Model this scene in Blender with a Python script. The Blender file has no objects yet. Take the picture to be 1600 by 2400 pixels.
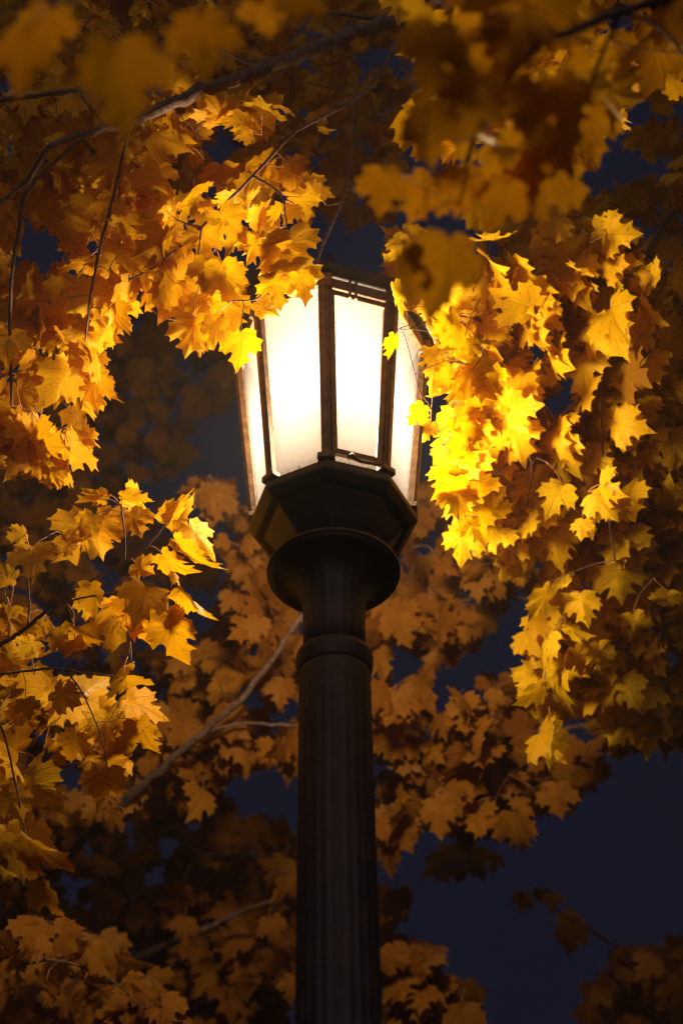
import bpy, bmesh, math, random
import numpy as np
from mathutils import Vector

SEED = 11
rng = np.random.default_rng(SEED)
R = math.radians
sc = bpy.context.scene
C = sc.collection

# ------------------------------------------------------------------ camera
PITCH, ROLL, YAW, EYE = 43.5, -1.0, 0.48, 1.6
FPX = 50.0 / 36.0 * 2400.0          # focal length in pixels of the 1600 x 2400 photograph
_p, _r, _y = R(PITCH), R(ROLL), R(YAW)
FWD = np.array([math.sin(_y) * math.cos(_p), math.cos(_y) * math.cos(_p), math.sin(_p)])
_right = np.array([math.cos(_y), -math.sin(_y), 0.0])
_up = np.cross(_right, FWD)
RT = _right * math.cos(_r) + _up * math.sin(_r)
UP = -_right * math.sin(_r) + _up * math.cos(_r)
EYEP = np.array([0.0, 0.0, EYE])

def at(x, y, d):
    """world point seen at photograph pixel (x, y) at optical depth d"""
    return EYEP + FWD * d + RT * ((x - 800) / FPX * d) + UP * ((1200 - y) / FPX * d)

def px_of(P):
    v = P - EYEP
    d = v @ FWD
    return 800 + FPX * (v @ RT) / d, 1200 - FPX * (v @ UP) / d, d

cam = bpy.data.cameras.new('camera')
cam_o = bpy.data.objects.new('camera', cam)
C.objects.link(cam_o)
from mathutils import Matrix
M = Matrix(((RT[0], UP[0], -FWD[0], 0), (RT[1], UP[1], -FWD[1], 0), (RT[2], UP[2], -FWD[2], EYE), (0, 0, 0, 1)))
cam_o.matrix_world = M
cam.sensor_fit = 'VERTICAL'
cam.sensor_height = 36.0
cam.lens = 50.0
cam.clip_start = 0.05
cam.clip_end = 2000
cam.dof.use_dof = True
cam.dof.focus_distance = 3.5
cam.dof.aperture_fstop = 1.8
sc.camera = cam_o

# ------------------------------------------------------------------ world, night sky glow
w = bpy.data.worlds.new('World')
sc.world = w
w.use_nodes = True
nt = w.node_tree
nt.nodes.clear()
out = nt.nodes.new('ShaderNodeOutputWorld')
bg = nt.nodes.new('ShaderNodeBackground')
sky = nt.nodes.new('ShaderNodeTexSky')
sky.sky_type = 'NISHITA'
sky.sun_disc = False
sky.sun_elevation = R(-6)
sky.sun_rotation = R(200)
mixn = nt.nodes.new('ShaderNodeMix')
mixn.data_type = 'RGBA'
mixn.inputs[0].default_value = 0.93
tc = nt.nodes.new('ShaderNodeTexCoord')
cn = nt.nodes.new('ShaderNodeTexNoise')
cn.inputs['Scale'].default_value = 2.2
cn.inputs['Detail'].default_value = 4
nt.links.new(tc.outputs['Generated'], cn.inputs['Vector'])
cmix = nt.nodes.new('ShaderNodeMix')
cmix.data_type = 'RGBA'
cmix.inputs[6].default_value = (0.030, 0.052, 0.185, 1)
cmix.inputs[7].default_value = (0.052, 0.062, 0.145, 1)
nt.links.new(cn.outputs[0], cmix.inputs[0])
nt.links.new(cmix.outputs[2], mixn.inputs[7])
nt.links.new(sky.outputs[0], mixn.inputs[6])
nt.links.new(mixn.outputs[2], bg.inputs[0])
bg.inputs[1].default_value = 0.10
nt.links.new(bg.outputs[0], out.inputs[0])

# weak fill light added behind the camera to lift the dark shadows
sun = bpy.data.lights.new('shadow_fill', 'SUN')
sun.energy = 0.45
sun.angle = R(40)
sun.color = (1.0, 0.82, 0.80)
sun_o = bpy.data.objects.new('shadow_fill', sun)
C.objects.link(sun_o)
sun_o.rotation_euler = (R(70), 0, R(4))

sc.view_settings.view_transform = 'Standard'
sc.view_settings.look = 'None'
sc.view_settings.exposure = 0
sc.view_settings.gamma = 1
sc.render.engine = 'CYCLES'
sc.cycles.max_bounces = 4
sc.cycles.diffuse_bounces = 2
sc.cycles.glossy_bounces = 2
sc.cycles.transmission_bounces = 3
sc.cycles.transparent_max_bounces = 8
sc.cycles.sample_clamp_indirect = 3
sc.cycles.use_denoising = True
sc.cycles.caustics_reflective = False
sc.cycles.caustics_refractive = False

# ------------------------------------------------------------------ materials
def new_mat(name):
    m = bpy.data.materials.new(name)
    m.use_nodes = True
    m.node_tree.nodes.clear()
    o = m.node_tree.nodes.new('ShaderNodeOutputMaterial')
    return m, m.node_tree, o

def N(t, typ, **kw):
    n = t.nodes.new(typ)
    for k, v in kw.items():
        setattr(n, k, v)
    return n

def math_n(t, op, a, b=None, c=None):
    n = t.nodes.new('ShaderNodeMath')
    n.operation = op
    for i, v in enumerate((a, b, c)):
        if v is None:
            continue
        if isinstance(v, (int, float)):
            n.inputs[i].default_value = v
        else:
            t.links.new(v, n.inputs[i])
    return n.outputs[0]

def leaf_material(name, yellow, orange, trans=0.45, trans_gain=1.0):
    m, t, o = new_mat(name)
    L = t.links
    uv = N(t, 'ShaderNodeUVMap')
    uv.uv_map = 'leaf'
    sep = N(t, 'ShaderNodeSeparateXYZ')
    L.new(uv.outputs[0], sep.inputs[0])
    x, y = sep.outputs[0], sep.outputs[1]
    ax = math_n(t, 'ABSOLUTE', x)
    ang = math_n(t, 'ARCTAN2', ax, y)
    r = math_n(t, 'SQRT', math_n(t, 'ADD', math_n(t, 'MULTIPLY', x, x), math_n(t, 'MULTIPLY', y, y)))
    dists = []
    for a in (0.0, 0.80, 1.42):
        dists.append(math_n(t, 'MULTIPLY', r, math_n(t, 'ABSOLUTE', math_n(t, 'SINE', math_n(t, 'SUBTRACT', ang, a)))))
    dm = math_n(t, 'MINIMUM', math_n(t, 'MINIMUM', dists[0], dists[1]), dists[2])
    vein = math_n(t, 'SUBTRACT', 1.0, math_n(t, 'DIVIDE', dm, 0.014))
    vein = math_n(t, 'MAXIMUM', vein, 0.0)
    # side veins
    sv = math_n(t, 'SINE', math_n(t, 'MULTIPLY', math_n(t, 'ADD', math_n(t, 'MULTIPLY', dm, 1.3), math_n(t, 'MULTIPLY', r, -1.0)), 62.0))
    sv = math_n(t, 'MAXIMUM', math_n(t, 'SUBTRACT', sv, 0.86), 0.0)
    veins = math_n(t, 'ADD', vein, math_n(t, 'MULTIPLY', sv, 1.8))
    att = N(t, 'ShaderNodeAttribute')
    att.attribute_name = 'rnd'
    geo = N(t, 'ShaderNodeNewGeometry')
    noi = N(t, 'ShaderNodeTexNoise')
    noi.inputs['Scale'].default_value = 45
    noi.inputs['Detail'].default_value = 3
    L.new(geo.outputs['Position'], noi.inputs['Vector'])
    f = math_n(t, 'ADD', att.outputs['Fac'], math_n(t, 'MULTIPLY', math_n(t, 'SUBTRACT', noi.outputs[0], 0.5), 0.5))
    mix = N(t, 'ShaderNodeMix', data_type='RGBA')
    L.new(f, mix.inputs[0])
    mix.inputs[6].default_value = (*yellow, 1)
    mix.inputs[7].default_value = (*orange, 1)
    # brown specks and a few scorched leaves
    sp = N(t, 'ShaderNodeTexNoise')
    sp.inputs['Scale'].default_value = 260
    sp.inputs['Detail'].default_value = 2
    L.new(geo.outputs['Position'], sp.inputs['Vector'])
    spk = math_n(t, 'MULTIPLY', math_n(t, 'MAXIMUM', math_n(t, 'SUBTRACT', sp.outputs[0], 0.665), 0.0), 14.0)
    spk = math_n(t, 'MINIMUM', spk, 0.85)
    bl = N(t, 'ShaderNodeTexNoise')
    bl.inputs['Scale'].default_value = 38
    bl.inputs['Detail'].default_value = 5
    L.new(geo.outputs['Position'], bl.inputs['Vector'])
    edge = math_n(t, 'MULTIPLY', math_n(t, 'MAXIMUM', math_n(t, 'SUBTRACT', r, 0.5), 0.0), 0.16)
    blv = math_n(t, 'MULTIPLY', math_n(t, 'MAXIMUM', math_n(t, 'SUBTRACT', math_n(t, 'ADD', bl.outputs[0], edge), 0.63), 0.0), 8.0)
    spk = math_n(t, 'MAXIMUM', spk, math_n(t, 'MINIMUM', blv, 0.6))
    scorch = math_n(t, 'MULTIPLY', math_n(t, 'MAXIMUM', math_n(t, 'SUBTRACT', f, 1.25), 0.0), 2.0)
    spk = math_n(t, 'MAXIMUM', spk, math_n(t, 'MINIMUM', scorch, 0.8))
    dark = math_n(t, 'MAXIMUM', spk, math_n(t, 'MULTIPLY', math_n(t, 'MINIMUM', veins, 1.0), 0.42))
    mix2 = N(t, 'ShaderNodeMix', data_type='RGBA')
    L.new(dark, mix2.inputs[0])
    L.new(mix.outputs[2], mix2.inputs[6])
    mix2.inputs[7].default_value = (0.16, 0.045, 0.006, 1)
    bump = N(t, 'ShaderNodeBump')
    bump.inputs['Strength'].default_value = 0.5
    bump.inputs['Distance'].default_value = 0.002
    hgt = math_n(t, 'ADD', math_n(t, 'MULTIPLY', veins, -0.6), noi.outputs[0])
    L.new(hgt, bump.inputs['Height'])
    di = N(t, 'ShaderNodeBsdfDiffuse')
    tr = N(t, 'ShaderNodeBsdfTranslucent')
    L.new(mix2.outputs[2], di.inputs[0])
    hs = N(t, 'ShaderNodeMix', data_type='RGBA')
    hs.blend_type = 'MULTIPLY'
    hs.inputs[0].default_value = 1
    L.new(mix2.outputs[2], hs.inputs[6])
    hs.inputs[7].default_value = (1.0 * trans_gain, 0.92 * trans_gain, 0.4 * trans_gain, 1)
    L.new(hs.outputs[2], tr.inputs[0])
    L.new(bump.outputs[0], di.inputs[1])
    ms = N(t, 'ShaderNodeMixShader')
    ms.inputs[0].default_value = trans
    L.new(di.outputs[0], ms.inputs[1])
    L.new(tr.outputs[0], ms.inputs[2])
    gl = N(t, 'ShaderNodeBsdfGlossy')
    gl.inputs['Roughness'].default_value = 0.42
    gl.inputs['Color'].default_value = (1, 0.9, 0.75, 1)
    L.new(bump.outputs[0], gl.inputs['Normal'])
    lw = N(t, 'ShaderNodeFresnel')
    lw.inputs[0].default_value = 1.38
    ms2 = N(t, 'ShaderNodeMixShader')
    L.new(math_n(t, 'MULTIPLY', lw.outputs[0], 0.16), ms2.inputs[0])
    L.new(ms.outputs[0], ms2.inputs[1])
    L.new(gl.outputs[0], ms2.inputs[2])
    L.new(ms2.outputs[0], o.inputs[0])
    return m

def principled(name, col, rough=0.5, metal=0.0, col2=None, nscale=30, bump=0.0, bscale=None, ndetail=6, lo=0.35, hi=0.65, spec=0.5):
    m, t, o = new_mat(name)
    p = N(t, 'ShaderNodeBsdfPrincipled')
    p.inputs['Roughness'].default_value = rough
    p.inputs['Metallic'].default_value = metal
    p.inputs['Base Color'].default_value = (*col, 1)
    p.inputs['Specular IOR Level'].default_value = spec
    geo = N(t, 'ShaderNodeNewGeometry')
    if col2 is not None:
        no = N(t, 'ShaderNodeTexNoise')
        no.inputs['Scale'].default_value = nscale
        no.inputs['Detail'].default_value = ndetail
        t.links.new(geo.outputs['Position'], no.inputs['Vector'])
        rp = N(t, 'ShaderNodeValToRGB')
        rp.color_ramp.elements[0].position = lo
        rp.color_ramp.elements[1].position = hi
        rp.color_ramp.elements[0].color = (*col, 1)
        rp.color_ramp.elements[1].color = (*col2, 1)
        t.links.new(no.outputs[0], rp.inputs[0])
        t.links.new(rp.outputs[0], p.inputs['Base Color'])
    if bump:
        nb = N(t, 'ShaderNodeTexNoise')
        nb.inputs['Scale'].default_value = bscale or nscale * 3
        nb.inputs['Detail'].default_value = 5
        t.links.new(geo.outputs['Position'], nb.inputs['Vector'])
        b = N(t, 'ShaderNodeBump')
        b.inputs['Strength'].default_value = bump
        b.inputs['Distance'].default_value = 0.003
        t.links.new(nb.outputs[0], b.inputs['Height'])
        t.links.new(b.outputs[0], p.inputs['Normal'])
    t.links.new(p.outputs[0], o.inputs[0])
    return m

M_IRON = principled('painted_iron', (0.022, 0.014, 0.013), 0.62, 0.0, (0.050, 0.029, 0.022), 22, 0.5, 160, lo=0.4, hi=0.75)
M_BRONZE = principled('weathered_bronze', (0.19, 0.095, 0.04), 0.55, 0.1, (0.085, 0.04, 0.018), 40, 0.5, 200)
M_BARK = principled('twig_bark', (0.19, 0.10, 0.07), 0.8, 0.0, (0.08, 0.04, 0.03), 60, 0.8, 220)
M_TRUNK = principled('trunk_bark', (0.16, 0.11, 0.085), 0.9, 0.0, (0.06, 0.04, 0.03), 9, 1.0, 30)
M_PETIOLE = principled('leaf_stalk', (0.48, 0.19, 0.08), 0.55)
M_GROUND = principled('park_ground', (0.05, 0.07, 0.025), 0.95, 0.0, (0.14, 0.08, 0.02), 3.0, 0.6, 60)

def glass_material():
    """frosted lamp glass, lit from inside, its glow painted to fade at the edges, with grime specks"""
    m, t, o = new_mat('lit_frosted_glass')
    L = t.links
    uv = N(t, 'ShaderNodeUVMap')
    uv.uv_map = 'pane'
    sep = N(t, 'ShaderNodeSeparateXYZ')
    L.new(uv.outputs[0], sep.inputs[0])
    ex = math_n(t, 'SUBTRACT', 0.5, math_n(t, 'ABSOLUTE', math_n(t, 'SUBTRACT', sep.outputs[0], 0.5)))
    ey = sep.outputs[1]
    geo = N(t, 'ShaderNodeNewGeometry')
    no = N(t, 'ShaderNodeTexNoise')
    no.inputs['Scale'].default_value = 55
    no.inputs['Detail'].default_value = 8
    no.inputs['Roughness'].default_value = 0.7
    L.new(geo.outputs['Position'], no.inputs['Vector'])
    nv = math_n(t, 'SUBTRACT', no.outputs[0], 0.42)
    ed = math_n(t, 'MINIMUM', math_n(t, 'MULTIPLY', ex, 1.0), math_n(t, 'MULTIPLY', ey, 1.6))
    # glow fade painted in towards the edges + grime specks near the lower edge
    glow_fade = math_n(t, 'MULTIPLY', math_n(t, 'POWER', 2.718, math_n(t, 'MULTIPLY', ed, -14.0)), 0.6)
    sp = N(t, 'ShaderNodeTexNoise')
    sp.inputs['Scale'].default_value = 150
    sp.inputs['Detail'].default_value = 4
    L.new(geo.outputs['Position'], sp.inputs['Vector'])
    thr = math_n(t, 'ADD', 0.47, math_n(t, 'MULTIPLY', ed, 1.1))
    speck = math_n(t, 'MINIMUM', math_n(t, 'MULTIPLY', math_n(t, 'MAXIMUM', math_n(t, 'SUBTRACT', sp.outputs[0], thr), 0.0), 14.0), 0.9)
    dirt_and_fade = math_n(t, 'MAXIMUM', math_n(t, 'ADD', glow_fade, math_n(t, 'MULTIPLY', nv, 0.12)), speck)
    dirt_and_fade = math_n(t, 'MINIMUM', math_n(t, 'MAXIMUM', dirt_and_fade, 0.0), 1.0)
    mix = N(t, 'ShaderNodeMix', data_type='RGBA')
    L.new(dirt_and_fade, mix.inputs[0])
    mix.inputs[6].default_value = (0.0046, 0.0040, 0.0044, 1)
    mix.inputs[7].default_value = (0.0014, 0.0007, 0.0004, 1)
    tl = N(t, 'ShaderNodeBsdfTranslucent')
    L.new(mix.outputs[2], tl.inputs[0])
    tp = N(t, 'ShaderNodeBsdfTransparent')
    tp.inputs[0].default_value = (1, 1, 1, 1)
    ms = N(t, 'ShaderNodeMixShader')
    ms.inputs[0].default_value = 1 - GLASS_CLEAR
    L.new(tp.outputs[0], ms.inputs[1])
    L.new(tl.outputs[0], ms.inputs[2])
    L.new(ms.outputs[0], o.inputs[0])
    return m
GLASS_CLEAR = 0.12
BULB_WATTS = 6000.0
BULB_Z = 4.25

M_GLASS = glass_material()

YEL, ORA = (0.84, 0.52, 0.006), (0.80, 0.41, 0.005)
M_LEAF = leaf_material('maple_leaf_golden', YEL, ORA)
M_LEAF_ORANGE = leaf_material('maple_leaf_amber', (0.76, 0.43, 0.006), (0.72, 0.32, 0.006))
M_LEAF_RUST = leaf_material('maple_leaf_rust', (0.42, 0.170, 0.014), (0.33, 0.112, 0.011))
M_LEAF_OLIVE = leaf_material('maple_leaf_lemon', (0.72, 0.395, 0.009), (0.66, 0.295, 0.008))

# ------------------------------------------------------------------ object helpers
def tag(o, label=None, cat=None, group=None, kind=None):
    if label: o['label'] = label
    if cat: o['category'] = cat
    if group: o['group'] = group
    if kind: o['kind'] = kind
    return o

def empty(name, loc):
    o = bpy.data.objects.new(name, None)
    o.location = loc
    o.empty_display_size = 0.2
    C.objects.link(o)
    return o

def link_mesh(name, me, parent):
    o = bpy.data.objects.new(name, me)
    C.objects.link(o)
    if parent is not None:
        o.parent = parent
        p, off = parent, Vector((0, 0, 0))
        while p is not None:
            off += p.location
            p = p.parent
        o.location = -off          # mesh data are in world coordinates
    return o

def bm_obj(name, bm, mat, parent=None, smooth=False):
    bmesh.ops.recalc_face_normals(bm, faces=bm.faces)
    me = bpy.data.meshes.new(name)
    bm.to_mesh(me)
    bm.free()
    me.materials.append(mat)
    if smooth:
        for p in me.polygons:
            p.use_smooth = True
    return link_mesh(name, me, parent)

class Geo:
    """collects quads/tris quickly with numpy and builds one mesh"""
    def __init__(self):
        self.v, self.f, self.m, self.uv, self.r = [], [], [], [], []
        self.n = 0
    def add(self, V, Fc, mi=0, UV=None, rnd=0.0):
        self.v.append(V)
        self.f.append([tuple(int(i) + self.n for i in q) for q in Fc])
        self.m.append(np.full(len(Fc), mi))
        self.uv.append(UV if UV is not None else np.zeros((len(V), 2)))
        self.r.append(np.full(len(V), rnd))
        self.n += len(V)
    def build(self, name, mats, parent):
        V = np.concatenate(self.v)
        F_ = [q for fs in self.f for q in fs]
        me = bpy.data.meshes.new(name)
        me.from_pydata(V.tolist(), [], F_)
        for mm in mats:
            me.materials.append(mm)
        me.polygons.foreach_set('material_index', np.concatenate(self.m).astype(np.int32))
        me.polygons.foreach_set('use_smooth', np.ones(len(F_), dtype=bool))
        UVv = np.concatenate(self.uv)
        li = np.zeros(len(me.loops), dtype=np.int32)
        me.loops.foreach_get('vertex_index', li)
        uvl = me.uv_layers.new(name='leaf')
        uvl.data.foreach_set('uv', UVv[li].astype(np.float32).ravel())
        a = me.attributes.new('rnd', 'FLOAT', 'POINT')
        a.data.foreach_set('value', np.concatenate(self.r).astype(np.float32))
        me.update()
        return link_mesh(name, me, parent)

def norm(v):
    return v / (np.linalg.norm(v) + 1e-12)

def tube(g, pts, rad, sides=5, mi=0, rough=0.0):
    pts = np.asarray(pts, float)
    rad = np.asarray(rad, float)
    n = len(pts)
    T = np.gradient(pts, axis=0)
    T /= np.linalg.norm(T, axis=1)[:, None] + 1e-12
    ref = np.array([0.31, 0.17, 0.93]) if abs(T[0][2]) < 0.9 else np.array([1.0, 0.1, 0.0])
    V = []
    for i in range(n):
        a = norm(np.cross(T[i], ref))
        b = np.cross(T[i], a)
        th = np.arange(sides) * 2 * math.pi / sides
        rr = rad[i] * (1 + (rng.uniform(-rough, rough, sides) if rough else 0))
        V.append(pts[i] + (np.cos(th) * rr)[:, None] * a + (np.sin(th) * rr)[:, None] * b)
    V = np.concatenate(V)
    Fc = []
    for i in range(n - 1):
        for k in range(sides):
            k2 = (k + 1) % sides
            Fc.append((i * sides + k, i * sides + k2, (i + 1) * sides + k2, (i + 1) * sides + k))
    Fc.append(tuple(range(sides))[::-1])
    Fc.append(tuple((n - 1) * sides + k for k in range(sides)))
    g.add(V, Fc, mi)

def smooth_path(P, n_per=6):
    P = np.asarray(P, float)
    Q = np.vstack([2 * P[0] - P[1], P, 2 * P[-1] - P[-2]])
    o = []
    for i in range(1, len(Q) - 2):
        p0, p1, p2, p3 = Q[i - 1], Q[i], Q[i + 1], Q[i + 2]
        for t in np.linspace(0, 1, n_per, endpoint=False):
            o.append(0.5 * ((2 * p1) + (-p0 + p2) * t + (2 * p0 - 5 * p1 + 4 * p2 - p3) * t * t + (-p0 + 3 * p1 - 3 * p2 + p3) * t ** 3))
    o.append(Q[-2])
    return np.array(o)

# ------------------------------------------------------------------ the maple leaf
HALF = [(0.07, -0.05), (0.15, -0.085), (0.25, -0.085), (0.36, -0.05), (0.47, -0.045), (0.435, 0.02), (0.405, 0.08), (0.43, 0.125), (0.52, 0.145),
        (0.64, 0.18), (0.60, 0.25), (0.595, 0.32), (0.64, 0.39), (0.70, 0.49), (0.61, 0.475), (0.55, 0.485), (0.52, 0.54), (0.50, 0.615),
        (0.43, 0.575), (0.36, 0.525), (0.29, 0.495), (0.235, 0.515), (0.235, 0.58), (0.27, 0.65), (0.32, 0.71), (0.355, 0.775), (0.27, 0.765),
        (0.195, 0.775), (0.145, 0.83), (0.09, 0.92), (0.045, 1.0)]
OUT = np.array([(0.0, 0.0)] + HALF + [(0.0, 1.09)] + [(-x, y) for x, y in HALF[::-1]])
OUT[:, 0] *= 0.88
KO = len(OUT)
CEN = np.array([0.0, 0.24])
_rad = np.linalg.norm(OUT - CEN, axis=1)[:, None]
OUT = CEN + (OUT - CEN) * (_rad.mean() / _rad) ** 0.16 * 1.03
OUT[0] = (0, 0)
def leaf_template(rings):
    V = [CEN[None]]
    for s in rings:
        V.append(CEN + (OUT - CEN) * s)
    V = np.concatenate(V)
    Fc = []
    for k in range(KO):
        Fc.append((0, 1 + k, 1 + (k + 1) % KO))
    for r_ in range(len(rings) - 1):
        a, b = 1 + r_ * KO, 1 + (r_ + 1) * KO
        for k in range(KO):
            k2 = (k + 1) % KO
            Fc.append((a + k, b + k, b + k2, a + k2))
    return V, Fc
T_HI = leaf_template((0.36, 0.7, 1.0))
T_LO = leaf_template((0.55, 1.0))
VEIN_A = np.array([0.0, 0.80, -0.80, 1.42, -1.42])

def add_leaf(g, base, ydir, nrm, size, wx=1.0, hi=True, mi=0, rnd=0.5, curl=1.0):
    """blade from its stalk end (base) along ydir, facing nrm; size = blade length in metres"""
    V2, Fc = T_HI if hi else T_LO
    x, y = V2[:, 0].copy(), V2[:, 1].copy()
    # every leaf differs a little in outline
    x *= wx * (1 + rng.uniform(-0.10, 0.10))
    lob = rng.uniform(-0.16, 0.16, 2)
    th0 = np.arctan2(V2[:, 0], V2[:, 1])
    rr = np.hypot(V2[:, 0], V2[:, 1])
    warp = 1 + rng.uniform(-.09, .09) * np.sin(th0 * 3 + rng.uniform(0, 6)) + rng.uniform(-.07, .07) * np.sin(th0 * 5 + rng.uniform(0, 6))
    x *= warp; y *= warp
    x += rng.uniform(-.14, .14) * y * y
    if hi:                                                         # ragged margins, now and then a torn lobe
        jit = 1 + rng.normal(0, .022, KO)
        if rng.random() < .22:
            k0, w0 = rng.integers(3, KO - 3), rng.uniform(1.2, 2.5)
            jit *= 1 - rng.uniform(.25, .5) * np.exp(-((np.arange(KO) - k0) / w0) ** 2)
        for r_i, wt in ((1, .5), (2, 1.0)):
            a_ = 1 + r_i * KO
            f_ = 1 + (jit - 1) * wt
            x[a_:a_ + KO] *= f_
            y[a_:a_ + KO] = CEN[1] + (y[a_:a_ + KO] - CEN[1]) * f_
    dm = np.min(rr[:, None] * np.abs(np.sin(th0[:, None] - VEIN_A[None])), axis=1)
    z = -dm * rng.uniform(0.1, 0.6) * curl                        # pleated between main veins
    z += np.abs(x) * rng.uniform(-0.25, 0.55) * curl               # folded along the midrib
    z -= rr ** 2 * rng.uniform(0.0, 0.38) * curl                   # drooping lobes
    z -= np.maximum(0, y - 0.45) ** 2 * rng.uniform(-0.3, 0.9) * curl
    z += x * y * rng.uniform(-0.35, 0.35) * curl                   # twist
    z += 0.035 * curl * np.sin(x * rng.uniform(6, 11) + rng.uniform(0, 6)) * np.sin(y * rng.uniform(5, 10) + rng.uniform(0, 6))
    tipm = np.maximum(0, rr - 0.48)
    z += tipm ** 1.5 * rng.uniform(-1.0, 0.4) * curl                # curled points
    ydir = norm(ydir)
    nrm = norm(nrm - ydir * (nrm @ ydir))
    xdir = np.cross(ydir, nrm)
    P = base + size * (x[:, None] * xdir + y[:, None] * ydir + z[:, None] * nrm)
    g.add(P, Fc, mi, V2, rnd)

def inside(poly, x, y):
    c = False
    n = len(poly)
    j = n - 1
    for i in range(n):
        xi, yi = poly[i]
        xj, yj = poly[j]
        if (yi > y) != (yj > y) and x < (xj - xi) * (y - yi) / (yj - yi + 1e-9) + xi:
            c = not c
        j = i
    return c

DOWN = np.array([0, 0, -1.0])
LAMP_C = np.array([0.0, 2.5, 4.25])

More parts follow.
